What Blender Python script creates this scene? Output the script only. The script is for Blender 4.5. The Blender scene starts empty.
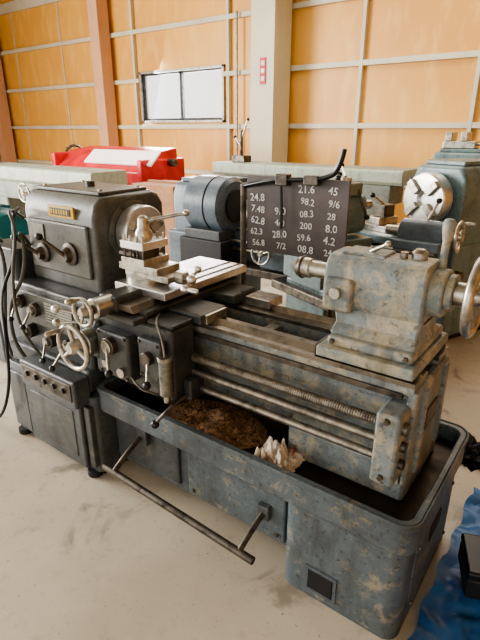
import bpy, bmesh, math, random
from mathutils import Vector, Matrix, noise
random.seed(7)
def S(c):
    def f(x):
        x/=255.0
        return x/12.92 if x<=0.04045 else ((x+0.055)/1.055)**2.4
    return (f(c[0]),f(c[1]),f(c[2]),1)
# ---------------- materials
def newmat(name):
    m=bpy.data.materials.new(name); m.use_nodes=True
    nt=m.node_tree; b=nt.nodes['Principled BSDF']
    return m,nt,b
def nnoise(nt,scale,detail=6,rough=.6,dist=0,stretch=None):
    tc=nt.nodes.new('ShaderNodeTexCoord'); n=nt.nodes.new('ShaderNodeTexNoise')
    src=tc.outputs['Object']
    if stretch:
        mp=nt.nodes.new('ShaderNodeMapping'); mp.inputs['Scale'].default_value=stretch
        nt.links.new(src,mp.inputs[0]); src=mp.outputs[0]
    nt.links.new(src,n.inputs['Vector'])
    n.inputs['Scale'].default_value=scale; n.inputs['Detail'].default_value=detail
    n.inputs['Roughness'].default_value=rough; n.inputs['Distortion'].default_value=dist
    return n.outputs['Fac']
def ramp(nt,fac,a,b,hi=1.0):
    r=nt.nodes.new('ShaderNodeMapRange'); r.inputs['From Min'].default_value=a; r.inputs['From Max'].default_value=b
    r.inputs['To Max'].default_value=hi
    nt.links.new(fac,r.inputs['Value']); return r.outputs['Result']
def mixc(nt,fac,A,B):
    m=nt.nodes.new('ShaderNodeMix'); m.data_type='RGBA'
    nt.links.new(fac,m.inputs[0])
    for s,v in ((6,A),(7,B)):
        if isinstance(v,tuple): m.inputs[s].default_value=v
        else: nt.links.new(v,m.inputs[s])
    return m.outputs[2]
def bump(nt,b,fac,strength=.2,dist=.002):
    bp=nt.nodes.new('ShaderNodeBump'); bp.inputs['Strength'].default_value=strength; bp.inputs['Distance'].default_value=dist
    nt.links.new(fac,bp.inputs['Height']); nt.links.new(bp.outputs[0],b.inputs['Normal'])
def paint(name,base,patch,grime,scale=9,p=(.56,.62),g=(.45,.7),rough=.45,metal=0.0,gscale=4,pa=.85):
    m,nt,b=newmat(name)
    n1=nnoise(nt,scale,12,.75,.4); n2=nnoise(nt,gscale,8,.65,.6); n3=nnoise(nt,55,5,.65); n4=nnoise(nt,10,5,.6,0,(1,1,.18)); n5=nnoise(nt,26,6,.7,.5); n6=nnoise(nt,90,4,.8,1.5)
    c=mixc(nt,ramp(nt,n5,.35,.7,.6),S(base),S(tuple(x*.82 for x in base)))
    c=mixc(nt,ramp(nt,n1,p[0],p[1],pa),c,S(patch))
    c=mixc(nt,ramp(nt,n6,.60,.66,.6),c,S(patch))
    c=mixc(nt,ramp(nt,n2,g[0],g[1],.85),c,S(grime))
    c=mixc(nt,ramp(nt,n4,.52,.72,.6),c,S(grime))
    sp=mixc(nt,ramp(nt,n3,.56,.68,.8),c,S(grime))
    nt.links.new(sp,b.inputs['Base Color'])
    r=nt.nodes.new('ShaderNodeMapRange'); r.inputs['To Min'].default_value=rough-.14; r.inputs['To Max'].default_value=rough+.2
    nt.links.new(n2,r.inputs['Value']); nt.links.new(r.outputs[0],b.inputs['Roughness'])
    b.inputs['Metallic'].default_value=metal
    bump(nt,b,n1,.35,.002)
    return m
def metal(name,col,rough=.3,dark=None,scale=15,amt=(.45,.7)):
    m,nt,b=newmat(name)
    n=nnoise(nt,scale,6,.65,.3)
    nt.links.new(mixc(nt,ramp(nt,n,*amt),S(col),S(dark or tuple(x*.5 for x in col))),b.inputs['Base Color'])
    b.inputs['Metallic'].default_value=.9
    r=nt.nodes.new('ShaderNodeMapRange'); r.inputs['To Min'].default_value=rough; r.inputs['To Max'].default_value=rough+.25
    nt.links.new(n,r.inputs['Value']); nt.links.new(r.outputs[0],b.inputs['Roughness'])
    return m
def plain(name,col,rough=.5,met=0,var=.8,scale=8,col2=None,a=.35,b2=.7):
    m,nt,b=newmat(name)
    n=nnoise(nt,scale,4,.6)
    nt.links.new(mixc(nt,ramp(nt,n,a,b2),S(col),S(col2 or tuple(x*var for x in col))),b.inputs['Base Color'])
    b.inputs['Roughness'].default_value=rough; b.inputs['Metallic'].default_value=met
    return m
M={}
M['bed']=paint('bed_paint_worn',(126,135,137),(172,162,138),(62,60,54),14,(.49,.60),(.52,.78))
M['tail']=paint('tailstock_paint_worn',(126,136,137),(174,164,138),(74,72,64),13,(.45,.56),(.56,.84))
M['head']=paint('headstock_paint',(94,95,90),(114,110,98),(50,48,43),10,(.55,.7),(.5,.78),.34)
M['base']=paint('base_paint_worn',(92,103,109),(144,137,118),(46,47,45),12,(.54,.63),(.48,.73),.40)
M['ped']=paint('pedestal_paint_dark',(80,86,88),(112,108,96),(38,38,36),12,(.56,.66),(.46,.70),.38)
M['apron']=paint('apron_paint_oily',(74,77,76),(108,104,90),(30,30,29),13,(.55,.66),(.44,.68),.3)
M['steel']=metal('machined_steel',(196,192,182),.22,(120,112,100),22)
M['bright']=metal('ground_steel_bright',(230,230,228),.2,(170,170,165),5)
M['way']=metal('bedway_steel',(140,132,120),.24,(66,60,52),8)
M['rodm']=metal('rod_steel',(164,158,148),.3,(86,80,72),20)
M['dsteel']=metal('oily_dark_steel',(108,102,94),.35,(46,42,38))
M['black']=plain('black_plastic',(22,22,24),.35)
M['dark']=plain('dark_void_paint',(26,28,30),.6)
M['oil']=metal('oily_tray',(62,53,45),.3,(27,23,20),5)
M['yellow']=plain('yellow_nameplate',(205,165,50),.4,0,.9)
M['plate']=metal('scale_plate',(150,148,140),.4,(95,92,86),30)
M['hose']=plain('rubber_hose',(84,84,74),.55)
M['cable']=plain('black_cable',(28,28,28),.5)
M['white']=plain('white_chalk',(235,235,230),.8,0,.8,40)
M['board']=plain('board_dark_grey',(96,88,86),.5,0,.8,6)
M['green']=paint('pale_green_paint',(168,176,160),(140,138,120),(104,104,96),6,(.6,.7),(.55,.8),.4)
M['teal']=paint('grey_teal_machine_paint',(112,134,136),(156,155,144),(64,72,72),8,(.58,.68),(.5,.8),.33)
M['blue']=paint('blue_grey_machine_paint',(98,112,124),(130,134,126),(54,60,64),8,(.58,.68),(.5,.8),.35)
M['grey']=paint('grey_green_machine_paint',(128,134,126),(150,146,132),(76,76,70),8,(.58,.68),(.5,.8),.4)
M['red']=plain('red_machine_paint',(214,52,56),.3,0,.75,4)
M['glare']=plain('shear_top_glare',(255,244,242),.25,0,.97,3)  # overexposed glare on the red shear's top, put into the colour
M['tealm']=plain('teal_motor_paint',(20,120,126),.35,0,.7)
M['sign']=plain('red_sign',(190,30,30),.5)
M['lbl']=plain('white_label',(220,220,215),.5)
M['rag']=plain('oily_white_rag',(236,224,208),.85,0,.35,16,(140,84,56),.50,.62)
M['chip']=plain('rusty_chips',(186,146,104),.6,.1,.35,60)
M['foot']=plain('black_rubber_foot',(30,30,30),.7)
M['brown']=plain('brown_box_board',(170,124,88),.8)
# wall
m,nt,b=newmat('yellow_insulation_wall')
n=nnoise(nt,.5,3,.5,.5); n2=nnoise(nt,5,5,.6,0,(1,1,.3))
c=mixc(nt,ramp(nt,n,.35,.65),S((220,166,82)),S((204,148,68)))
c=mixc(nt,ramp(nt,n2,.5,.8),c,S((226,186,112)))
nt.links.new(c,b.inputs['Base Color']); b.inputs['Roughness'].default_value=.45
M['wall']=m
M['girt']=plain('painted_steel_girt',(200,194,172),.5,0,.9,2)
M['column']=plain('painted_steel_column',(200,192,166),.5,0,.92,1.5)
M['colred']=plain('red_lit_column',(210,164,130),.5,0,.9,1.5)  # pinkish cast of red light painted into the column colour
M['ceil']=plain('ceiling_sheet',(150,140,120),.7)
# floor
m,nt,b=newmat('concrete_floor')
n=nnoise(nt,1.1,8,.6,.3); n2=nnoise(nt,14,6,.7); n3=nnoise(nt,3.3,6,.6,.8); n4=nnoise(nt,40,5,.75)
c=mixc(nt,ramp(nt,n,.35,.65),S((208,198,178)),S((186,176,158)))
c=mixc(nt,ramp(nt,n2,.55,.8),c,S((164,154,136)))
c=mixc(nt,ramp(nt,n3,.60,.70,.7),c,S((124,116,102)))
c=mixc(nt,ramp(nt,n4,.62,.69,.85),c,S((104,94,82)))
nt.links.new(c,b.inputs['Base Color']); b.inputs['Roughness'].default_value=.42
bump(nt,b,n2,.1,.002); M['floor']=m
# tarp
m,nt,b=newmat('blue_tarp')
w=nnoise(nt,6,5,.6); c=mixc(nt,ramp(nt,w,.35,.7),S((58,116,176)),S((34,84,142)))
nt.links.new(c,b.inputs['Base Color']); b.inputs['Roughness'].default_value=.4; bump(nt,b,w,.5,.01); M['tarp']=m
m,nt,b=newmat('window_glass'); b.inputs['Base Color'].default_value=(.9,.95,1,1)
b.inputs['Roughness'].default_value=.05; b.inputs['Alpha'].default_value=.08
M['glass']=m
M['frame']=metal('aluminium_frame',(170,165,155),.4,(120,116,108))
M['mull']=metal('window_mullion_dark',(70,70,70),.4)

# ---------------- geometry
def link(me,name,mat,parent):
    o=bpy.data.objects.new(name,me); bpy.context.scene.collection.objects.link(o)
    if mat: me.materials.append(M[mat])
    if parent: o.parent=parent
    return o
def finish(bm,name,mat,parent,bev=0,seg=2,ang=35):
    bmesh.ops.recalc_face_normals(bm,faces=bm.faces)
    me=bpy.data.meshes.new(name); bm.to_mesh(me); bm.free()
    for p in me.polygons: p.use_smooth=True
    me.set_sharp_from_angle(angle=math.radians(ang))
    o=link(me,name,mat,parent)
    if bev>0:
        md=o.modifiers.new('bevel','BEVEL'); md.width=bev; md.segments=seg; md.limit_method='ANGLE'; md.angle_limit=math.radians(40); md.harden_normals=True
    return o
def orient(p,d):
    d=Vector(d).normalized()
    return Matrix.Translation(Vector(p)) @ d.to_track_quat('Z','Y').to_matrix().to_4x4()
def rr(x0,x1,y0,y1,r,n=6):
    pts=[]
    for cx,cy,a0 in ((x1-r,y0+r,-90),(x1-r,y1-r,0),(x0+r,y1-r,90),(x0+r,y0+r,180)):
        for i in range(n+1):
            a=math.radians(a0+90*i/n); pts.append((cx+r*math.cos(a),cy+r*math.sin(a)))
    return pts
class G:
    def __init__(s,name,loc=(0,0,0),rot=0,sc=1):
        s.e=bpy.data.objects.new(name,None); s.e.location=loc; s.e.rotation_euler=(0,0,math.radians(rot)); s.e.scale=(sc,)*3
        s.e.empty_display_size=.2
        bpy.context.scene.collection.objects.link(s.e)
    def box(s,n,x0,x1,y0,y1,z0,z1,mat,bev=.005,seg=2):
        bm=bmesh.new(); bmesh.ops.create_cube(bm,size=1,matrix=Matrix.Translation(((x0+x1)/2,(y0+y1)/2,(z0+z1)/2))@Matrix.Diagonal((x1-x0,y1-y0,z1-z0,1)))
        return finish(bm,n,mat,s.e,bev,seg)
    def prism(s,n,pts,ax,a0,a1,mat,bev=.004,seg=2,ang=35):
        bm=bmesh.new()
        def P(p,a):
            return {'x':(a,p[0],p[1]),'y':(p[0],a,p[1]),'z':(p[0],p[1],a)}[ax]
        A=[bm.verts.new(P(p,a0)) for p in pts]; B=[bm.verts.new(P(p,a1)) for p in pts]
        bm.faces.new(A); bm.faces.new(B[::-1])
        k=len(pts)
        for i in range(k): bm.faces.new((A[i],A[(i+1)%k],B[(i+1)%k],B[i]))
        return finish(bm,n,mat,s.e,bev,seg,ang)
    def loft(s,n,secs,mat,bev=0,seg=2):
        bm=bmesh.new(); L=[[bm.verts.new(p) for p in q] for q in secs]; k=len(secs[0])
        bm.faces.new(L[0]); bm.faces.new(L[-1][::-1])
        for A,B in zip(L,L[1:]):
            for i in range(k): bm.faces.new((A[i],A[(i+1)%k],B[(i+1)%k],B[i]))
        return finish(bm,n,mat,s.e,bev,seg)
    def ring(s,n,outer,inner,z0,z1,mat,bev=.004):
        bm=bmesh.new(); k=len(outer)
        def l(p,z): return [bm.verts.new((q[0],q[1],z)) for q in p]
        a,b_,c,d=l(outer,z0),l(outer,z1),l(inner,z1),l(inner,z0)
        for A,B in ((a,b_),(b_,c),(c,d),(d,a)):
            for i in range(k): bm.faces.new((A[i],A[(i+1)%k],B[(i+1)%k],B[i]))
        return finish(bm,n,mat,s.e,bev)
    def cyl(s,n,p0,p1,r,mat,r2=None,seg=32,bev=0):
        p0=Vector(p0);p1=Vector(p1); r2=r if r2 is None else r2
        if bev==0: bev=min(r,r2,(p1-p0).length/2)*.12
        return s.rev(n,p0,p1-p0,[(0,0),(r-bev,0),(r,bev),(r2,(p1-p0).length-bev),(r2-bev,(p1-p0).length),(0,(p1-p0).length)],mat,seg)
    def rev(s,n,p,d,prof,mat,seg=32,ang=35):
        bm=bmesh.new(); mt=orient(p,d); rings=[]
        for r,t in prof:
            if r<=1e-6: rings.append([bm.verts.new(mt@Vector((0,0,t)))])
            else: rings.append([bm.verts.new(mt@Vector((r*math.cos(2*math.pi*i/seg),r*math.sin(2*math.pi*i/seg),t))) for i in range(seg)])
        for A,B in zip(rings,rings[1:]):
            for i in range(seg):
                j=(i+1)%seg
                if len(A)==1 and len(B)==1: continue
                if len(A)==1: bm.faces.new((A[0],B[i],B[j]))
                elif len(B)==1: bm.faces.new((A[i],A[j],B[0]))
                else: bm.faces.new((A[i],A[j],B[j],B[i]))
        return finish(bm,n,mat,s.e,0,2,ang)
    def ball(s,n,p,r,mat,sx=1,sy=1,sz=1):
        bm=bmesh.new(); bmesh.ops.create_uvsphere(bm,u_segments=20,v_segments=12,radius=r,matrix=Matrix.Translation(Vector(p))@Matrix.Diagonal((sx,sy,sz,1)))
        return finish(bm,n,mat,s.e,0,2,80)
    def torus(s,n,p,d,R,r,mat,seg=48,ms=12):
        bm=bmesh.new(); mt=orient(p,d)
        V=[[bm.verts.new(mt@Vector(((R+r*math.cos(2*math.pi*j/ms))*math.cos(2*math.pi*i/seg),(R+r*math.cos(2*math.pi*j/ms))*math.sin(2*math.pi*i/seg),r*math.sin(2*math.pi*j/ms)))) for j in range(ms)] for i in range(seg)]
        for i in range(seg):
            for j in range(ms): bm.faces.new((V[i][j],V[(i+1)%seg][j],V[(i+1)%seg][(j+1)%ms],V[i][(j+1)%ms]))
        return finish(bm,n,mat,s.e,0,2,80)
    def tube(s,n,pts,r,mat,smooth=True):
        cu=bpy.data.curves.new(n,'CURVE'); cu.dimensions='3D'; cu.bevel_depth=r; cu.bevel_resolution=3; cu.use_fill_caps=True
        if smooth:
            sp=cu.splines.new('NURBS'); sp.points.add(len(pts)-1)
            for q,p in zip(sp.points,pts): q.co=(*p,1)
            sp.use_endpoint_u=True; sp.order_u=3; sp.resolution_u=8
        else:
            sp=cu.splines.new('POLY'); sp.points.add(len(pts)-1)
            for q,p in zip(sp.points,pts): q.co=(*p,1)
        t=bpy.data.objects.new('t',cu); bpy.context.scene.collection.objects.link(t)
        bpy.context.view_layer.update()
        me=bpy.data.meshes.new_from_object(t.evaluated_get(bpy.context.evaluated_depsgraph_get()))
        bpy.data.objects.remove(t)
        for p in me.polygons: p.use_smooth=True
        me.materials.clear(); me.name=n
        return link(me,n,mat,s.e)
    def text(s,n,body,mtx,size,mat,ext=.0004):
        cu=bpy.data.curves.new(n,'FONT'); cu.body=body; cu.size=size; cu.extrude=ext; cu.offset=size*.006
        cu.align_x='CENTER'; cu.align_y='CENTER'; cu.resolution_u=2
        t=bpy.data.objects.new('t',cu); bpy.context.scene.collection.objects.link(t)
        bpy.context.view_layer.update()
        me=bpy.data.meshes.new_from_object(t.evaluated_get(bpy.context.evaluated_depsgraph_get()))
        bpy.data.objects.remove(t); me.transform(mtx); me.materials.clear(); me.name=n
        return link(me,n,mat,s.e)
    def bolt(s,p,d,r=.008,mat='dsteel'):
        s.rev('bolt',p,d,[(0,0),(r,0),(r,r*.9),(r*.8,r*1.1),(0,r*1.1)],mat,6,20)
    def wheel(s,n,c,d,R,mat='steel',rim=.1,spokes=3,hub=.25,handle=True,a0=20,hl=.07):
        d=Vector(d).normalized(); c=Vector(c); mt=orient(c,d)
        s.torus(n+'_rim',c,d,R*(1-rim),R*rim,mat)
        s.rev(n+'_hub',c-d*R*.3,d,[(0,0),(R*hub*1.2,0),(R*hub,R*.35),(R*hub*.7,R*.5),(0,R*.5)],mat,24)
        for i in range(spokes):
            a=math.radians(a0+360*i/spokes); e=mt@Vector((R*(1-rim)*math.cos(a),R*(1-rim)*math.sin(a),0))
            s.cyl(n+'_spoke',c-d*R*.1,e,R*.11,mat,R*.08,12)
        if handle:
            a=math.radians(a0+35); e=mt@Vector((R*(1-rim)*math.cos(a),R*(1-rim)*math.sin(a),0))
            s.rev(n+'_handle',e,d,[(0,0),(.006,0),(.008,hl*.1),(.012,hl*.5),(.010,hl*.9),(.006,hl),(0,hl)],mat,16,60)
    def lever(s,n,p0,p1,r=.006,ball=.014,mat='steel',bmat='black'):
        s.cyl(n+'_arm',p0,p1,r,mat,r*.8,12); s.ball(n+'_knob',p1,ball,bmat)

# ================= MAIN LATHE =================
L=G('engine_lathe')
# pedestals
L.prism('pedestal_headstock_end',rr(-.02,.66,.02,.58,.03),'z',.03,.42,'ped',.004)
L.prism('pedestal_headstock_plinth',rr(.0,.64,.04,.56,.03),'z',0,.035,'dark',.002)
L.box('pedestal_cover',.17,.60,-.012,.03,.05,.40,'ped',.010,3)
L.box('pedestal_cover_recess',.22,.55,-.016,-.008,.10,.34,'apron',.006)
L.box('pedestal_side_door',.61,.65,.0,.03,.07,.38,'apron',.006)
L.box('pedestal_left_door',-.0,.15,.0,.03,.06,.38,'apron',.008)
L.box('switch_box',.22,.63,-.045,.04,.385,.515,'ped',.012,3)
L.box('switch_panel',.25,.61,-.050,-.04,.42,.50,'dsteel',.003)
for i in range(5):
    x=.29+.068*i
    L.cyl('push_button',(x,-.04,.463),(x,-.062,.463),.012,'black',seg=16); L.torus('push_button_ring',(x,-.05,.463),(0,-1,0),.015,.002,'dsteel',24,8)
for x in (.02,.60): L.cyl('levelling_foot',(x,.03,0),(x,.03,.03),.035,'foot')
L.prism('pedestal_tail_end',rr(1.60,2.015,.052,.635,.05),'z',0.0,.38,'base',.004)
L.box('pedestal_access_hole',1.715,1.80,.046,.058,.045,.13,'dark',.003)
L.ring('pedestal_access_frame',[(1.70,.035),(1.815,.035),(1.815,.14),(1.70,.14)],[(1.712,.047),(1.803,.047),(1.803,.128),(1.712,.128)],0,.01,'base',.001).matrix_local=Matrix.Translation((0,.055,0))@Matrix.Rotation(math.radians(90),4,'X')
L.box('pedestal_end_panel',2.013,2.021,.14,.56,.05,.34,'base',.006)
L.box('pedestal_end_slot',2.018,2.025,.28,.40,.24,.30,'dark',.003)
for z in (.08,.31):
    for y in (.165,.535): L.bolt((2.02,y,z),(1,0,0),.007)
L.box('pedestal_bridge',.64,1.62,.13,.56,.07,.40,'base',.008)
L.box('pedestal_bridge_panel',1.12,1.58,.105,.135,.10,.37,'base',.008)
L.box('pedestal_bridge_panel_dark',.68,1.06,.115,.135,.10,.37,'ped',.008)
for x in (1.15,1.55):
    for z in (.13,.34): L.bolt((x,.105,z),(0,-1,0),.008)
# tray
outer=rr(.645,2.03,.038,.655,.058,8); inner=rr(.67,2.007,.062,.632,.04,8)
L.ring('chip_tray_rim',outer,inner,.365,.475,'base',.006)
L.prism('chip_tray_floor',rr(.65,2.02,.05,.645,.05,8),'z',.372,.415,'oil',.002)
L.ring('chip_tray_lip',rr(.64,2.036,.032,.661,.062,8),outer,.457,.478,'base',.003)
# bed
BX=1.93
prof=[(.20,.825),(.222,.825),(.240,.845),(.258,.825),(.305,.825),(.305,.70),(.43,.70),(.43,.825),(.475,.825),(.492,.845),(.51,.825)]
L.prism('bed_upper',[(.235,.60),(.235,.77),(.20,.785)]+prof+[(.53,.825),(.53,.80),(.51,.79),(.51,.60)],'x',.60,BX,'bed',.003)
L.prism('bed_way_front',[(.198,.812),(.198,.828),(.222,.828),(.240,.848),(.258,.828),(.307,.828),(.307,.812)],'x',.60,BX+.002,'way',.001)
L.prism('bed_way_rear',[(.428,.812),(.428,.828),(.475,.828),(.492,.848),(.51,.828),(.532,.828),(.532,.812)],'x',.60,BX+.002,'way',.001)
for x in (.95,1.3,1.65): L.box('bed_cross_rib',x,x+.05,.30,.435,.70,.80,'bed',.006)
L.box('bed_lower',.60,BX,.235,.51,.52,.62,'bed',.01)
L.prism('bed_bottom_flange',[(.215,.525),(.215,.55),(.24,.57),(.24,.52)],'x',.98,1.52,'bed',.003)
L.box('bed_foot_tail',1.52,BX+.01,.20,.55,.41,.54,'bed',.015,3)
L.box('bed_foot_head',.67,.98,.20,.55,.41,.54,'ped',.015,3)
L.box('bed_end_plate',BX-.02,BX+.012,.20,.54,.47,.80,'bed',.01)
L.box('bed_end_rib_a',BX+.008,BX+.024,.25,.28,.50,.79,'bed',.004); L.box('bed_end_rib_b',BX+.008,BX+.024,.46,.49,.50,.79,'bed',.004)
L.box('bed_end_nameplate',BX+.008,BX+.018,.32,.43,.62,.69,'dsteel',.002)
L.box('bed_rack',1.0,BX-.03,.190,.212,.772,.79,'dsteel',.002)
L.box('rod_bracket',BX-.075,BX-.003,.115,.24,.515,.755,'bed',.012,3)
for z in (.545,.735): L.bolt((BX-.04,.115,z),(0,-1,0),.010)
for z,y,r in ((.705,.155,.02),(.645,.155,.016),(.585,.155,.016)): L.cyl('rod_bearing',(BX-.005,y,z),(BX+.012,y,z),r,'dsteel')
pf=[(0,0)]; t=0
while t<1.21:
    pf+= [(.0165,t),(.0165,t+.003),(.0135,t+.0045),(.0135,t+.0065)]; t+=.008
pf.append((0,t))
L.rev('leadscrew',(.66,.155,.705),(1,0,0),pf,'rodm',16,20)
L.cyl('feed_rod',(.62,.155,.645),(BX-.06,.155,.645),.0135,'rodm',seg=20)
L.cyl('control_rod',(.62,.155,.585),(BX-.06,.155,.585),.0135,'rodm',seg=20)
# feed gearbox
L.box('feed_gearbox',.06,.62,.07,.24,.52,.84,'apron',.015,3)
L.box('feed_gearbox_panel',.12,.56,.055,.075,.66,.81,'head',.006)
L.box('feed_chart_plate',.34,.54,.05,.06,.70,.79,'plate',.001)
for i in range(6): L.box('chart_line',.345,.535,.0485,.0505,.71+.013*i,.712+.013*i,'dark',0)
L.box('gearbox_lower',.0,.62,.04,.22,.42,.53,'ped',.015,3)
for x,z in ((.16,.76),(.27,.74),(.20,.62),(.36,.61),(.50,.62)):
    L.cyl('selector_boss',(x,.07,z),(x,.03,z),.032,'dsteel'); L.cyl('selector_cap',(x,.03,z),(x,.015,z),.02,'steel')
for a,b_ in (((.16,.02,.76),(.19,-.03,.70)),((.27,.02,.74),(.30,-.04,.69)),((.36,.02,.61),(.40,-.03,.55)),((.50,.02,.62),(.50,-.05,.55))):
    L.lever('selector_lever',a,b_,.006,.013)
# end cover
L.prism('end_gear_cover',rr(-.20,.07,.10,.60,.03),'z',.38,.98,'ped',.01)
L.prism('end_cover_lower',rr(-.19,.02,.12,.58,.03),'z',.03,.385,'ped',.008)
# headstock
hp=[(.17,.83),(.17,1.16),(.185,1.215),(.22,1.245),(.50,1.250),(.54,1.235),(.57,1.19),(.57,.83)]
L.prism('headstock_casting',hp,'x',.09,.60,'head',.022,4)
L.box('headstock_lid',.12,.57,.23,.50,1.245,1.262,'head',.006)
for x in (.15,.54):
    for y in (.26,.47): L.cyl('lid_screw',(x,y,1.26),(x,y,1.27),.009,'steel',seg=10)
L.cyl('oil_filler',(.35,.36,1.26),(.35,.36,1.285),.02,'dsteel')
L.box('headstock_front_cover',.13,.56,.155,.175,.90,1.13,'head',.01,3)
L.box('nameplate_yellow',.30,.48,.160,.172,1.150,1.200,'yellow',.002)
L.box('nameplate_band',.32,.46,.157,.162,1.160,1.190,'black',.001)
for i in range(7): L.box('nameplate_letter',.328+.018*i,.338+.018*i,.1555,.158,1.166,1.184,'yellow',0)
L.box('chart_plate_head',.14,.26,.150,.156,1.04,1.11,'dsteel',.001)
for x,z,r in ((.24,.98,.045),(.44,1.0,.05)):
    L.rev('speed_dial',(x,.155,z),(0,-1,0),[(0,0),(r,0),(r,.012),(r*.7,.018),(r*.5,.04),(0,.04)],'dsteel')
L.lever('speed_lever',(.24,.12,.98),(.19,.05,1.06),.008,.016,'dsteel')
L.lever('speed_lever',(.44,.12,1.0),(.40,.04,1.09),.008,.016,'dsteel')
L.box('headstock_saddle_flange',.08,.64,.19,.55,.80,.86,'head',.008)
# spindle, chuck
SZ=1.085; SY=.37
L.rev('spindle_bearing_cap',(.595,SY,SZ),(1,0,0),[(0,0),(.135,0),(.135,.012),(.12,.02),(0,.02)],'head',40)
L.rev('chuck',(.612,SY,SZ),(1,0,0),[(0,0),(.075,0),(.075,.01),(.115,.012),(.118,.018),(.118,.070),(.113,.077),(.05,.077),(.048,.07),(.03,.07),(.028,.05),(0,.05)],'bright',48)
for i in range(3):
    a=math.radians(30+120*i); v=Vector((0,math.cos(a),math.sin(a))); c=Vector((.69,SY,SZ))
    p=c+v*.06
    bm=bmesh.new(); bmesh.ops.create_cube(bm,size=1,matrix=orient(p,v)@Matrix.Diagonal((.03,.04,.07,1))); finish(bm,'chuck_jaw','steel',L.e,.004)
for i in range(6):
    a=math.radians(60*i); L.cyl('cap_screw',(.612,SY+.126*math.cos(a),SZ+.126*math.sin(a)),(.622,SY+.126*math.cos(a),SZ+.126*math.sin(a)),.006,'dsteel',seg=10)
# carriage
L.box('saddle_wing_front',.64,1.16,.165,.32,.832,.872,'apron',.008)
L.box('saddle_wing_rear',.66,1.12,.42,.58,.832,.872,'apron',.008)
L.box('saddle_bridge',.73,1.0,.05,.62,.845,.885,'apron',.008)
L.box('way_wiper',1.155,1.17,.19,.31,.83,.868,'steel',.003)
L.prism('cross_slide_ways',[(.76,.88),(.78,.905),(.95,.905),(.97,.88)],'y',.02,.68,'way',.002)
L.box('cross_slide',.73,1.01,.14,.66,.903,.935,'bright',.004)
L.box('cross_slide_slot',.91,.925,.35,.658,.9355,.9365,'dark',0)
L.box('cross_slide_slot',.965,.98,.35,.658,.9355,.9365,'dark',0)
L.cyl('compound_swivel',(.81,.25,.93),(.81,.25,.955),.088,'steel',seg=40)
L.box('compound_base',.74,.98,.19,.31,.952,.978,'steel',.004)
L.box('compound_slide',.71,.93,.185,.315,.975,1.005,'steel',.004)
L.box('tool_post_lower_plate',.735,.865,.18,.32,1.004,1.030,'steel',.003)
L.box('tool_post_core',.765,.84,.21,.29,1.02,1.09,'dsteel',.003)
L.box('tool_post_upper_plate',.735,.865,.18,.32,1.064,1.096,'bright',.004)
for x in (.748,.782,.818,.852):
    for y in (.193,.307): L.cyl('clamp_screw',(x,y,1.092),(x,y,1.118),.006,'steel',seg=8); L.cyl('clamp_screw_shank',(x,y,1.03),(x,y,1.066),.004,'dsteel',seg=8)
L.rev('tool_post_hub',(.80,.25,1.094),(0,0,1),[(0,0),(.034,0),(.034,.03),(.024,.045),(.02,.085),(.012,.093),(0,.093)],'steel')
L.lever('tool_post_lever',(.80,.25,1.165),(.93,.36,1.195),.009,.014,'steel','steel')
L.box('cutting_tool',.71,.80,.192,.208,1.032,1.047,'dsteel',.002)
# compound ball crank
L.cyl('compound_dial',(.975,.25,.968),(1.02,.25,.968),.026,'steel')
L.cyl('compound_screw',(.93,.25,.968),(1.05,.25,.968),.01,'steel')
L.cyl('compound_crank',(1.045,.22,.945),(1.045,.29,1.0),.006,'steel')
L.ball('compound_crank_ball',(1.045,.215,.94),.018,'bright'); L.ball('compound_crank_ball',(1.045,.252,.97),.02,'bright'); L.ball('compound_crank_ball',(1.045,.292,1.002),.014,'bright')
L.rev('compound_crank_handle',(1.045,.215,.94),(1,0,0),[(0,0),(.006,0),(.011,.03),(.009,.06),(0,.065)],'bright',14,60)
# apron
L.box('apron_body',.68,1.13,.045,.17,.555,.845,'apron',.018,3)
L.box('apron_feed_box',.77,.95,-.005,.05,.60,.79,'apron',.014,3)
L.box('apron_right_box',.98,1.10,.015,.05,.64,.80,'ped',.010,3)
L.box('apron_top_bracket',.72,1.0,-.01,.16,.845,.872,'apron',.008)
L.box('apron_top_bracket_lip',1.0,1.13,.05,.16,.845,.86,'apron',.006)
L.cyl('apron_dial',(.86,0,.74),(.86,-.03,.74),.035,'dsteel'); L.cyl('apron_dial_face',(.86,-.03,.74),(.86,-.036,.74),.026,'steel')
L.lever('feed_lever',(.86,-.03,.74),(.91,-.07,.66),.007,.015)
L.lever('half_nut_lever',(1.04,.01,.73),(1.09,-.05,.66),.007,.015)
L.cyl('half_nut_boss',(1.04,.02,.73),(1.04,-.01,.73),.026,'dsteel')
L.cyl('feed_boss',(.91,0,.64),(.91,-.02,.64),.02,'steel')
L.cyl('sight_glass',(.81,-.003,.65),(.81,-.012,.65),.016,'steel')
for x,z in ((.785,.78),(.935,.78),(.785,.615),(.935,.615)): L.bolt((x,-.005,z),(0,-1,0),.007)
for x,z in ((.995,.785),(1.085,.785),(.995,.655),(1.085,.655)): L.bolt((x,.015,z),(0,-1,0),.006)
L.wheel('apron_handwheel',(.705,-.07,.71),(0,-1,0),.098,'steel',.1,3,.28,True,100)
L.cyl('apron_handwheel_shaft',(.705,.06,.71),(.705,-.06,.71),.02,'dsteel')
L.cyl('apron_handwheel_dial',(.705,.02,.71),(.705,-.03,.71),.055,'steel')
L.box('apron_left_ear',.62,.75,.02,.15,.63,.80,'apron',.02,3)
L.wheel('crossfeed_handwheel',(.84,-.10,.895),(0,-1,0),.058,'steel',.13,2,.35,True,70,.055)
L.cyl('crossfeed_dial',(.84,.03,.895),(.84,-.06,.895),.038,'steel'); L.cyl('crossfeed_shaft',(.84,.1,.895),(.84,-.09,.895),.018,'dsteel')
L.box('crossfeed_bracket',.79,.89,.01,.15,.86,.93,'apron',.012,3)
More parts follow.
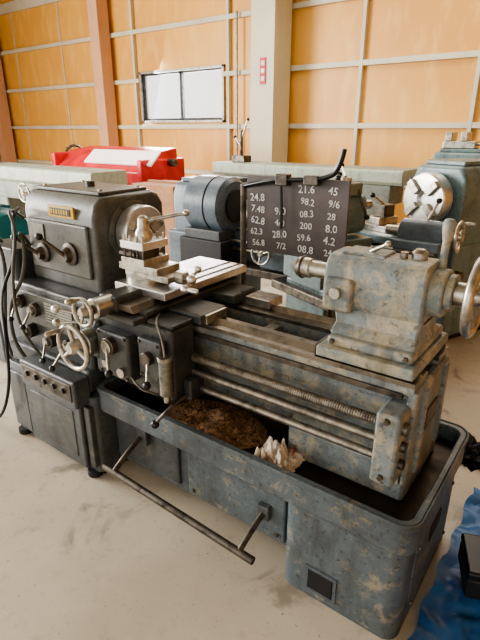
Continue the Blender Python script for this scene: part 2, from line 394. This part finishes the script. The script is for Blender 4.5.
L.lever('engage_lever',(.72,-.01,.83),(.64,-.08,.86),.007,.017,'steel','bright')
L.lever('engage_lever',(.74,-.02,.81),(.65,-.09,.81),.006,.015,'steel','steel')
L.cyl('oil_pump',(1.115,.02,.60),(1.115,.02,.74),.024,'plate'); L.cyl('oil_pump_cap',(1.115,.02,.74),(1.115,.02,.755),.028,'steel')
L.cyl('oil_pump_neck',(1.115,.02,.57),(1.115,.02,.60),.012,'steel')
L.box('spindle_control_bracket',1.13,1.17,.09,.17,.555,.64,'apron',.008)
L.tube('spindle_control_lever',[(1.15,.14,.585),(1.15,.06,.575),(1.13,.0,.55),(1.10,-.03,.50)],.007,'dsteel'); L.ball('spindle_control_knob',(1.098,-.032,.495),.016,'black')
L.tube('oil_pipe',[(1.0,.12,.86),(1.04,.05,.87),(1.11,.02,.82),(1.115,.02,.75)],.004,'plate')
L.tube('oil_pipe',[(.95,.0,.63),(1.0,-.01,.60),(1.03,.02,.58),(1.04,.05,.56)],.004,'plate')
# foot brake bar
L.tube('foot_brake_bar',[(.80,-.06,.19),(1.56,-.06,.155)],.014,'dsteel',False)
L.tube('foot_brake_arm',[(.86,-.06,.19),(.86,.03,.25),(.86,.12,.28)],.011,'dsteel')
L.tube('foot_brake_arm',[(1.50,-.06,.16),(1.50,.02,.20),(1.50,.10,.22)],.011,'dsteel')
L.box('foot_brake_pivot',.84,.90,.09,.14,.24,.32,'ped',.005); L.box('foot_brake_pivot',1.475,1.525,.08,.14,.19,.25,'ped',.005)
# tailstock
T=.04
def tx(v): return v+T
L.box('tailstock_sole',tx(1.575),tx(1.885),.19,.545,.835,.872,'tail',.008)
L.box('tailstock_clamp_block',tx(1.60),tx(1.87),.212,.525,.872,.905,'tail',.012,3)
L.loft('tailstock_waist',[[(tx(1.59),.235,.90),(tx(1.87),.235,.90),(tx(1.87),.50,.90),(tx(1.59),.50,.90)],[(tx(1.595),.275,.93),(tx(1.86),.275,.93),(tx(1.86),.455,.93),(tx(1.595),.455,.93)],[(tx(1.575),.29,.985),(tx(1.86),.29,.985),(tx(1.86),.45,.985),(tx(1.575),.45,.985)]],'tail',.012,3)
tp=rr(.278,.462,.955,1.142,.05,6)
L.prism('tailstock_barrel',tp,'x',tx(1.545),tx(1.86),'tail',.010,3,50)
L.prism('tailstock_barrel_rear',rr(.30,.44,.985,1.125,.06,6),'x',tx(1.85),tx(1.90),'tail',.008,3,50)
L.box('tailstock_front_lug',tx(1.55),tx(1.65),.258,.30,.965,1.075,'tail',.015,3)
L.box('tailstock_top_pad',tx(1.58),tx(1.72),.32,.42,1.135,1.15,'tail',.008)
L.rev('tailstock_nose',(tx(1.545),SY,1.06),(-1,0,0),[(0,0),(.062,0),(.055,.016),(.045,.022),(0,.022)],'tail')
L.cyl('quill',(tx(1.53),SY,1.06),(tx(1.45),SY,1.06),.028,'steel')
L.rev('drill_chuck',(tx(1.46),SY,1.06),(-1,0,0),[(0,0),(.02,0),(.034,.008),(.036,.04),(.034,.045),(.034,.055),(.016,.075),(.006,.078),(0,.078)],'steel')
L.torus('drill_chuck_ring',(tx(1.42),SY,1.06),(1,0,0),.035,.005,'dsteel')
L.cyl('tailstock_rear_cap',(tx(1.90),SY,1.06),(tx(1.92),SY,1.06),.055,'tail'); L.cyl('tailstock_screw',(tx(1.92),SY,1.06),(tx(1.98),SY,1.06),.016,'steel'); L.cyl('tailstock_dial',(tx(1.92),SY,1.06),(tx(1.95),SY,1.06),.035,'steel')
L.wheel('tailstock_handwheel',(tx(1.975),SY,1.06),(1,0,0),.120,'steel',.11,4,.22,True,10,.08)
L.rev('tailstock_lock_boss',(tx(1.80),.39,1.14),(0,0,1),[(0,0),(.024,0),(.024,.02),(.014,.03),(0,.03)],'steel')
L.cyl('tailstock_clamp_lever',(tx(1.865),.40,1.11),(tx(1.865),.41,1.23),.012,'tail',.011,16); L.rev('tailstock_clamp_handle',(tx(1.865),.41,1.20),(0,.03,1),[(0,0),(.013,0),(.018,.03),(.019,.05),(.012,.062),(0,.065)],'tail')
L.cyl('quill_lock_boss',(tx(1.60),.265,1.03),(tx(1.60),.243,1.03),.018,'steel')
L.cyl('oil_cup',(tx(1.76),.37,1.142),(tx(1.76),.37,1.16),.012,'steel')
L.lever('quill_lock_lever',(tx(1.66),.36,1.15),(tx(1.72),.33,1.185),.007,.010,'steel','steel')
for x in (tx(1.62),tx(1.85)): L.bolt((x,.212,.89),(0,-1,0),.009)
L.box('tailstock_wiper',tx(1.566),tx(1.576),.2,.3,.83,.87,'dsteel',.002)
L.box('tool_rest_block',1.14,1.26,.47,.57,.828,.865,'steel',.004)
# hoses/cables on the headstock end
L.tube('flexible_conduit',[(.13,.15,1.0),(.17,.08,1.10),(.25,.06,1.02),(.24,.03,.88),(.16,.0,.78),(.13,-.01,.62),(.17,.0,.50),(.19,.04,.44)],.009,'hose')
L.tube('power_cable',[(.10,.14,1.17),(.16,.07,1.16),(.20,.04,.98),(.08,.0,.80),(.05,.0,.55),(.06,-.03,.30),(-.05,-.06,.08),(-.3,-.05,.012),(-.9,.1,.012)],.008,'cable')
L.tube('flexible_conduit',[(-.10,.14,.99),(.0,.05,1.08),(.10,.04,.95),(.10,.0,.75),(.0,.02,.52),(-.08,.08,.40)],.009,'hose')
L.tube('flexible_conduit',[(.10,.16,1.12),(.14,.06,1.20),(.22,.05,1.10),(.19,.01,.9),(.22,-.02,.72),(.30,-.02,.60),(.33,.02,.52)],.007,'hose')
L.box('rear_splash_rail',1.0,1.9,.60,.62,.55,.62,'base',.004)

# chips in tray
def heap(g,name,cx,cy,rx,ry,z,h,mat,nflakes,fl=.012):
    bm=bmesh.new(); N=36
    V=[]
    for i in range(N+1):
        row=[]
        for j in range(N+1):
            u=-1+2*i/N; v=-1+2*j/N; d=math.sqrt(u*u+v*v)
            hh=max(0,1-d**2)*h*(.6+.8*noise.noise(Vector((u*2.3,v*2.3,3))))+ (0.006*noise.noise(Vector((u*18,v*18,1))) if d<1 else 0)
            k=1/d if d>1 else 1
            row.append(bm.verts.new((cx+u*k*rx,cy+v*k*ry,z+max(0,hh))))
        V.append(row)
    for i in range(N):
        for j in range(N): bm.faces.new((V[i][j],V[i+1][j],V[i+1][j+1],V[i][j+1]))
    for k in range(nflakes):
        a=random.uniform(0,6.28); r=math.sqrt(random.random())*1.0; u=r*math.cos(a); v=r*math.sin(a)
        p=Vector((cx+u*rx,cy+v*ry,z+max(0,1-r*r)*h*(.6+.8*noise.noise(Vector((u*2.3,v*2.3,3))))+.003))
        q=Matrix.Rotation(random.uniform(0,6.28),3,Vector((random.gauss(0,1),random.gauss(0,1),random.gauss(0,1))).normalized())
        s=fl*random.uniform(.4,1.2)
        vs=[bm.verts.new(p+q@Vector(c)*s) for c in ((-.6,-.15,0),(0,-.2,.2),(.6,-.1,0),(.6,.15,0),(0,.2,.25),(-.6,.15,0))]
        bm.faces.new((vs[0],vs[1],vs[4],vs[5])); bm.faces.new((vs[1],vs[2],vs[3],vs[4]))
    me=bpy.data.meshes.new(name); bm.to_mesh(me); bm.free()
    return link(me,name,mat,g)
heap(None,'metal_chips_pile',1.185,.205,.235,.135,.416,.045,'chip',3000,.009)
def crumple(name,c,s,mat,seed=0,par=None,amp=.45,hf=.25):
    bm=bmesh.new(); bmesh.ops.create_icosphere(bm,subdivisions=5,radius=1)
    for v in bm.verts:
        n=noise.noise(v.co*2.2+Vector((seed,0,0)))+.5*noise.noise(v.co*5+Vector((0,seed,0)))+hf*noise.noise(v.co*12)
        r=1+amp*n; v.co=Vector((c[0]+v.co.x*s[0]*r,c[1]+v.co.y*s[1]*r,max(c[2],c[2]+v.co.z*s[2]*r)))
    me=bpy.data.meshes.new(name); bm.to_mesh(me); bm.free()
    return link(me,name,mat,par)
# crumpled cloth: folded sheet
bm=bmesh.new(); N=48; V=[]
for i in range(N+1):
    row=[]
    for j in range(N+1):
        u=-1+2*i/N; v=-1+2*j/N
        e=1+.18*noise.noise(Vector((u*2,v*2,4)))
        ridge=abs(noise.noise(Vector((u*2.6+.8*v,v*1.6,7))))*1.3+.5*abs(noise.noise(Vector((u*6,v*5,2))))
        edge=max(0,1-max(abs(u),abs(v))**4)
        row.append(bm.verts.new((1.515+u*.080*e+.01*noise.noise(Vector((u*4,v*4,11))),.150+v*.062*e,.420+edge*(.008+.075*ridge))))
    V.append(row)
for i in range(N):
    for j in range(N): bm.faces.new((V[i][j],V[i+1][j],V[i+1][j+1],V[i][j+1]))
finish(bm,'crumpled_rag','rag',None,0,2,180)

# ================= generic background lathe =================
def bglathe(name,loc,rot,pm,chR=.14,bedlen=1.3,tailx=None,hh=1.25,steps=True):
    g=G(name,loc,rot)
    g.prism('headstock_casting',[(-.22,.72),(-.22,hh-.1),(-.18,hh),(.18,hh),(.23,hh-.08),(.23,.72)],'x',-.55,0,pm,.03,4)
    g.box('headstock_lid',-.5,-.06,-.16,.16,hh,hh+.03,pm,.008)
    g.box('pedestal_head',-.6,.02,-.24,.24,.04,.74,pm,.02,3)
    g.box('pedestal_plinth',-.58,0,-.22,.22,0,.045,'dark',.004)
    g.box('pedestal_door',-.5,-.1,-.25,-.235,.12,.6,pm,.008)
    g.box('pedestal_tail',bedlen-.35,bedlen,-.2,.2,0,.6,pm,.02,3)
    g.box('chip_tray',-.05,bedlen+.05,-.3,.3,.5,.56,'dsteel',.01)
    g.prism('bed',[(-.15,.56),(-.15,.78),(-.12,.80),(-.05,.80),(-.05,.7),(.05,.7),(.05,.80),(.12,.80),(.15,.78),(.15,.56)],'x',-.02,bedlen,pm,.003)
    g.box('bed_way',-.02,bedlen,-.15,-.05,.798,.812,'steel',.002); g.box('bed_way',-.02,bedlen,.05,.15,.798,.812,'steel',.002)
    zc=hh-.22
    g.rev('chuck',(.0,0,zc),(1,0,0),[(0,0),(chR*.7,0),(chR*.7,.03),(chR,.035),(chR,.12),(chR*.95,.13),(chR*.3,.13),(chR*.28,.1),(0,.1)],'bright',40)
    for i in range(4):
        a=math.radians(45+90*i); v=Vector((0,math.cos(a),math.sin(a)))
        bm=bmesh.new(); bmesh.ops.create_cube(bm,size=1,matrix=orient(Vector((.14,0,zc))+v*chR*.62,v)@Matrix.Diagonal((.04,.05,chR*.6,1))); finish(bm,'chuck_jaw','steel',g.e,.005)
    if steps:
        for x in (-.42,-.18):
            g.cyl('dial',(x,-.22,zc),(x,-.26,zc),.05,'dsteel'); g.lever('lever',(x,-.25,zc),(x+.07,-.31,zc+.1),.009,.02)
    tx=tailx or bedlen-.32
    g.box('tailstock_sole',tx,tx+.28,-.15,.15,.812,.87,pm,.01)
    g.prism('tailstock_body',rr(-.08,.08,zc-.17,zc+.08,.07),'x',tx,tx+.27,pm,.01,3,50)
    g.cyl('quill',(tx-.1,0,zc),(tx,0,zc),.03,'steel')
    g.wheel('tailstock_wheel',(tx+.35,0,zc),(1,0,0),.1,'steel'); g.cyl('tailstock_screw',(tx+.26,0,zc),(tx+.35,0,zc),.02,'steel')
    g.lever('tailstock_lever',(tx+.15,0,zc+.07),(tx+.2,.02,zc+.2),.009,.018)
    cx=bedlen*.38
    g.box('saddle',cx-.18,cx+.18,-.26,.26,.81,.86,pm,.01); g.box('cross_slide',cx-.1,cx+.1,-.25,.3,.86,.90,'steel',.004)
    g.box('compound',cx-.08,cx+.1,-.12,.0,.90,.95,'steel',.004); g.box('tool_post',cx-.05,cx+.05,-.11,-.01,.95,1.03,'dsteel',.004)
    g.box('apron',cx-.2,cx+.2,-.32,-.2,.58,.83,pm,.015,3); g.wheel('apron_wheel',(cx-.15,-.38,.7),(0,-1,0),.08,'steel')
    g.cyl('apron_wheel_shaft',(cx-.15,-.32,.7),(cx-.15,-.38,.7),.02,'steel')
    g.lever('tool_post_lever',(cx,-.06,1.03),(cx+.08,-.1,1.09),.009,.018)
    for z in (.72,.66): g.cyl('rod',(0,-.2,z),(bedlen-.02,-.2,z),.012,'steel',seg=14)
    g.box('rod_bracket',bedlen-.06,bedlen,-.23,-.13,.6,.76,pm,.006)
    return g
bt=bglathe('engine_lathe.001',(1.25,2.62,0),-112,'teal',.175,1.15,.74,1.27)
bt.box('turret_block',.78,.96,-.07,.07,1.12,1.20,'grey',.012,3); bt.cyl('turret_cap',(.87,0,1.20),(.87,0,1.23),.04,'steel')
bt.lever('turret_lever',(.87,0,1.23),(.80,-.12,1.29),.010,.02,'steel'); bt.lever('turret_lever',(.92,0,1.18),(1.02,.10,1.24),.010,.018,'dsteel'); bt.lever('turret_lever',(.82,.05,1.18),(.80,.14,1.0),.010,.018,'dsteel')
bb=bglathe('engine_lathe.002',(-.02,2.05,0),0,'blue',.10,1.5,1.25,1.12,False)
bb.cyl('belt_guard_drum',(-.34,-.15,.97),(.03,-.15,.97),.205,'blue',seg=48,bev=.03)
bb.torus('belt_guard_seam',(-.12,-.15,.97),(1,0,0),.205,.006,'dark',48,8)
bb.cyl('belt_guard_cap',(.03,-.15,.97),(.05,-.15,.97),.12,'dark',seg=32)
bb.box('belt_guard_foot',-.33,.02,-.33,0,.72,.80,'ped',.01); bb.box('belt_guard_cabinet',-.36,.06,-.36,-.22,.05,.73,'dark',.01)
g=bglathe('engine_lathe.003',(1.32,4.3,0),0,'teal',.14,1.3,None,1.30)
g.box('vise_body',-.5,-.2,-.1,.1,1.33,1.40,'steel',.01); g.box('vise_jaw',-.48,-.42,-.1,.1,1.40,1.48,'steel',.006); g.box('vise_jaw',-.34,-.28,-.1,.1,1.40,1.48,'steel',.006)
for i in range(4): g.cyl('spare_collet',(-.12+.09*i,-.05,1.33),(-.12+.09*i,-.05,1.42),.03,'steel',.02,20)
g.cyl('vise_screw',(-.2,0,1.37),(-.08,0,1.37),.012,'steel')

# planing machines
def planer(name,x0,x1,y0,y1,z0,z1):
    g=G(name,((x0+x1)/2,(y0+y1)/2,0)); hx=(x1-x0)/2; hy=(y1-y0)/2
    g.prism('table_beam',[(-hy,z0+.03),(-hy,z1-.02),(-hy+.02,z1),(hy-.02,z1),(hy,z1-.02),(hy,z0+.03),(hy-.04,z0),(-hy+.04,z0)],'x',-hx,hx,'green',.008,3)
    for y in (-hy*.6,0,hy*.6): g.box('t_slot',-hx+.01,hx-.01,y-.01,y+.01,z1-.001,z1+.001,'dark',0)
    g.box('bed',-hx*.9,hx*.9,-hy*.8,hy*.8,z0-.22,z0,'grey',.02)
    for x in (-hx*.7,hx*.7): g.box('leg',x-.18,x+.18,-hy*.75,hy*.75,0,z0-.2,'grey',.03,3)
    g.wheel('handwheel',(0,-hy-.08,z0-.1),(0,-1,0),.12,'steel'); g.cyl('shaft',(0,-hy,z0-.1),(0,-hy-.08,z0-.1),.02,'steel')
    return g
p1=planer('planing_machine',-1.9,.55,3.95,4.45,.97,1.12)
p1.cyl('lever_column',(-.95,0,1.12),(-.95,0,1.5),.02,'dsteel'); p1.lever('clamp_lever',(-.95,0,1.4),(-.85,0,1.62),.012,.02); p1.lever('clamp_lever',(-.95,0,1.3),(-1.05,0,1.42),.012,.02); p1.box('lever_base',-1.05,-.85,-.08,.08,1.12,1.2,'dsteel',.01)
p2=planer('planing_machine.001',-4.6,-2.2,2.3,2.8,.90,1.08)
# red shear
g=G('sheet_metal_shear',(-3.4,3.7,0))
g.prism('body',[(-.35,.62),(-.38,1.0),(-.10,1.22),(.3,1.28),(.35,.62)],'x',-.95,.85,'red',.02,3)
g.prism('top_glare',[(-.30,1.07),(-.12,1.225),(-.12,1.25),(-.32,1.09)],'x',-.35,.97,'glare',.003)  # added pale strip that stands for the bright glare on the top
g.box('side_frame',-1.0,-.9,-.4,.4,0,1.2,'red',.03,3); g.box('side_frame',.8,.9,-.4,.4,0,1.15,'red',.03,3)
g.box('base_beam',-.9,.8,-.2,.2,.1,.3,'red',.02); g.cyl('drive_shaft',(-1.1,.1,1.1),(1.0,.1,1.1),.05,'dsteel')
g.wheel('flywheel',(-1.1,.1,1.1),(-1,0,0),.2,'dsteel')
g=G('cardboard_box',(-1.5,2.75,0)); g.box('box_body',-.3,.3,-.25,.25,0,.98,'brown',.01); g.box('flap',-.3,.3,-.02,.02,.98,1.0,'brown',.003)
# teal motor at left
g=G('electric_motor',(-1.02,.55,0))
g.box('stand',-.2,.2,-.15,.15,0,.64,'ped',.02); g.box('foot_plate',-.22,.22,-.13,.13,.64,.67,'tealm',.005)
g.cyl('motor_body',(-.2,0,.85),(.2,0,.85),.19,'tealm',seg=40,bev=.02)
for i in range(16):
    a=2*math.pi*i/16; g.box('fin',-.16,.16,-.004,.004,.185,.21,'tealm',0).matrix_local=Matrix.Translation((0,0,.85))@Matrix.Rotation(a,4,'X')
g.cyl('fan_cover',(.2,0,.85),(.27,0,.85),.18,'tealm',.16); g.box('terminal_box',-.08,.08,-.05,.05,1.03,1.11,'tealm',.01)
# sign board on stand
g=G('number_board_stand',(1.13,.86,0))
g.box('board',-.26,.26,-.006,.006,.955,1.305,'board',.003)
rows=[['','','21.6','45'],['24.8','','98.2','9/6'],['7.48','9/0','08.3','28'],['62.8','4/0','200','8.0'],['62.3','28.0','59.6','4.2'],['56.8','7/2','08.8','24']]
for i,r in enumerate(rows):
    for j,t in enumerate(r):
        if t: g.text('number_text',t,Matrix.Translation((-.195+.128*j+random.uniform(-.008,.008),-.0075,1.258-.053*i))@Matrix.Rotation(math.radians(90),4,'X')@Matrix.Rotation(math.radians(random.uniform(-8,8)),4,'Z')@Matrix.Shear('XY',4,(.15,0)),.044*random.uniform(.9,1.1),'white')
g.tube('post',[(-.285,.0,.0),(-.285,.0,1.26)],.014,'dsteel',False)
g.box('post_base',-.36,.30,-.12,.12,0,.03,'dsteel',.005)
g.tube('post_b',[(.2,.02,.0),(.2,.02,1.0)],.012,'dsteel',False)
g.tube('top_rail',[(-.285,.0,1.25),(-.1,-.03,1.295),(.05,-.03,1.30),(.15,-.03,1.31),(.22,-.03,1.34),(.235,-.03,1.43)],.011,'black')
g.tube('hook_arm',[(-.06,-.03,1.29),(-.05,-.03,1.20),(-.05,-.03,1.08)],.007,'black')
g.box('clamp',-.08,-.02,-.045,.0,1.27,1.32,'dsteel',.005); g.box('clamp',.06,.13,-.045,.0,1.28,1.32,'dsteel',.005)

# tarp
bm=bmesh.new(); N=70; V=[]
for i in range(N+1):
    row=[]
    for j in range(N+1):
        x=2.05+1.4*i/N; y=-.10+1.05*j/N
        e=.015*math.sin(j*.5)
        h=.012+.05*max(0,noise.noise(Vector((x*4,y*4,0))))+.035*abs(noise.noise(Vector((x*11,y*7,5))))+.012*noise.noise(Vector((x*25,y*25,2)))+.01
        row.append(bm.verts.new((x+(e if i>0 else e*.5),y+.04*noise.noise(Vector((x*3,0,9))),max(.003,h))))
    V.append(row)
for i in range(N):
    for j in range(N): bm.faces.new((V[i][j],V[i+1][j],V[i+1][j+1],V[i][j+1]))
finish(bm,'blue_tarp','tarp',None,0,2,50)
g=G('tool_box',(2.235,.42,.07),20); g.box('case',-.12,.12,-.09,.09,0,.08,'dark',.01); g.box('lid',-.122,.122,-.092,.092,.08,.11,'black',.01); g.tube('handle',[(-.05,0,.11),(-.05,0,.14),(.05,0,.14),(.05,0,.11)],.006,'steel')
crumple('scrap_heap',(1.98,1.22,.0),(.10,.09,.06),'dark',5,None,.8)
g=G('wooden_block',(2.35,1.62,0),30); g.box('plank',-.25,.25,-.05,.05,0,.05,'brown',.004); g.box('plank',-.2,.2,-.04,.04,.05,.09,'brown',.004)

# ================= room =================
def solo(name,x0,x1,y0,y1,z0,z1,mat,bev=.0):
    g=bmesh.new(); bmesh.ops.create_cube(g,size=1,matrix=Matrix.Translation(((x0+x1)/2,(y0+y1)/2,(z0+z1)/2))@Matrix.Diagonal((x1-x0,y1-y0,z1-z0,1)))
    return finish(g,name,mat,None,bev)
WY=6.0; XL=-10.2; XR=7.0; YF=-6.0; H=4.4
solo('floor',XL-.2,XR+.2,YF,WY+.2,-.1,0,'floor')
wx0,wx1,wz0,wz1=-5.28,-3.28,1.62,2.50
wg=G('wall_back')
wg.box('wall_left_part',XL,wx0,WY,WY+.15,0,H,'wall',0); wg.box('wall_right_part',wx1,XR,WY,WY+.15,0,H,'wall',0)
wg.box('wall_under',wx0,wx1,WY,WY+.15,0,wz0,'wall',0); wg.box('wall_over',wx0,wx1,WY,WY+.15,wz1,H,'wall',0)
solo('wall_left',XL-.15,XL,YF,WY,0,H,'wall'); solo('wall_right',XR,XR+.15,YF,WY,0,H,'wall')
solo('ceiling',XL-.2,XR+.2,YF,WY+.2,H,H+.1,'ceil')
w=G('window_1',((wx0+wx1)/2,WY,0)); hw=(wx1-wx0)/2
for a in ((-hw,hw,-.05,.1,wz0-.0,wz0+.04),(-hw,hw,-.05,.1,wz1-.04,wz1),(-hw,-hw+.04,-.05,.1,wz0,wz1),(hw-.04,hw,-.05,.1,wz0,wz1)): w.box('frame',*a,'frame',.003)
w.box('mullion',-.03,.03,-.0,.06,wz0+.04,wz1-.04,'mull',.003)
for a in ((-hw+.04,-.02,0,.04,wz0+.04,wz0+.08),(.02,hw-.04,0,.04,wz0+.04,wz0+.08),(-hw+.04,hw-.04,0,.04,wz1-.07,wz1-.04),(-hw+.04,-hw+.08,0,.04,wz0+.04,wz1-.04),(hw-.08,hw-.04,0,.04,wz0+.04,wz1-.04)): w.box('sash',*a,'mull',.002)
w.box('pane',-hw+.04,-.02,.02,.026,wz0+.04,wz1-.04,'glass',0); w.box('pane',.02,hw-.04,.04,.046,wz0+.04,wz1-.04,'glass',0)
k=1
def trim(x0,x1,y0,y1,z0,z1,mat='girt'):
    global k
    solo('trim_%d'%k,x0,x1,y0,y1,z0,z1,mat,.004); k+=1
for z in (.75,1.52,2.32,3.12,3.9):
    if abs(z-2.32)<.01:
        trim(XL,wx0,WY-.07,WY,z,z+.07); trim(wx1,XR,WY-.07,WY,z,z+.07)
    else: trim(XL,XR,WY-.07,WY,z,z+.07 if z<3.5 else z+.2)
    trim(XL,XL+.07,YF,WY-.08,z,z+.07 if z<3.5 else z+.2)
for x in (-5.40,-3.20,-.9,.62,2.25,3.8): trim(x,x+.05,WY-.075,WY-.001,0,3.9)
for x in (-9.3,-7.6): trim(x,x+.03,WY-.02,WY-.001,0,3.9)
def hcol(name,x,y,w,d,mat):
    g=G(name,(x,y,0)); t=.03
    g.box('face_front',-w/2,w/2,-d/2,-d/2+t,0,H,mat,.003); g.box('face_back',-w/2,w/2,d/2-t,d/2,0,H,mat,.003)
    g.box('web',-t/2,t/2,-d/2+t,d/2-t,0,H,mat,0); g.box('side_plate',w/2-t,w/2,-d/2+t,d/2-t,0,H,mat,0)
    g.box('base_plate',-w*.7,w*.7,-d*.6,d*.6,0,.03,mat,.003)
    return g
hcol('steel_column',-2.16,5.65,.40,.45,'column')
hcol('steel_column.001',-6.08,5.78,.26,.26,'colred')
hcol('steel_column.002',XL+.25,5.78,.26,.26,'colred')
g=G('fire_extinguisher_sign',(-2.14,5.41,2.12)); g.box('plate',-.05,.05,0,.01,0,.34,'sign',.002)
for i in range(3): g.box('character_patch',-.03,.03,-.003,0,.04+i*.1,.10+i*.1,'lbl',.001)
g=G('wall_conduit_pipe',(-2.95,5.88,0)); g.cyl('rod',(0,0,0),(0,0,3.2),.015,'plate')

# ================= camera / light =================
cam=bpy.data.cameras.new('camera'); co=bpy.data.objects.new('camera',cam); bpy.context.scene.collection.objects.link(co)
co.location=(2.26,-1.08,1.5); co.rotation_euler=(math.radians(90-21.2),0,math.radians(36.5))
cam.sensor_fit='VERTICAL'; cam.sensor_height=36; cam.lens=490/640*36; cam.clip_start=.05
bpy.context.scene.camera=co
wd=bpy.data.worlds.new('World'); bpy.context.scene.world=wd; wd.use_nodes=True
bg=wd.node_tree.nodes['Background']; bg.inputs[0].default_value=(1,.97,.93,1); bg.inputs[1].default_value=1.8
def area(name,loc,tgt,sx,sy,power,col):
    l=bpy.data.lights.new(name,'AREA'); l.shape='RECTANGLE'; l.size=sx; l.size_y=sy; l.energy=power; l.color=col
    o=bpy.data.objects.new(name,l); bpy.context.scene.collection.objects.link(o); o.location=loc
    o.rotation_euler=(Vector(tgt)-Vector(loc)).to_track_quat('-Z','Y').to_euler()
area('door_light',(-6.5,-1.8,2.3),(-.5,1,.3),3.5,3,1150,(1,.975,.93))
area('window_light',(-4.28,6.4,2.1),(-1,1,.9),2.2,1.1,340,(.97,.98,1))
area('roof_light',(-.5,3.2,4.3),(0,2,0),6,3,300,(1,.94,.85))
try: bpy.context.scene.view_settings.look='AgX - Medium High Contrast'
except Exception as ex: print(ex)
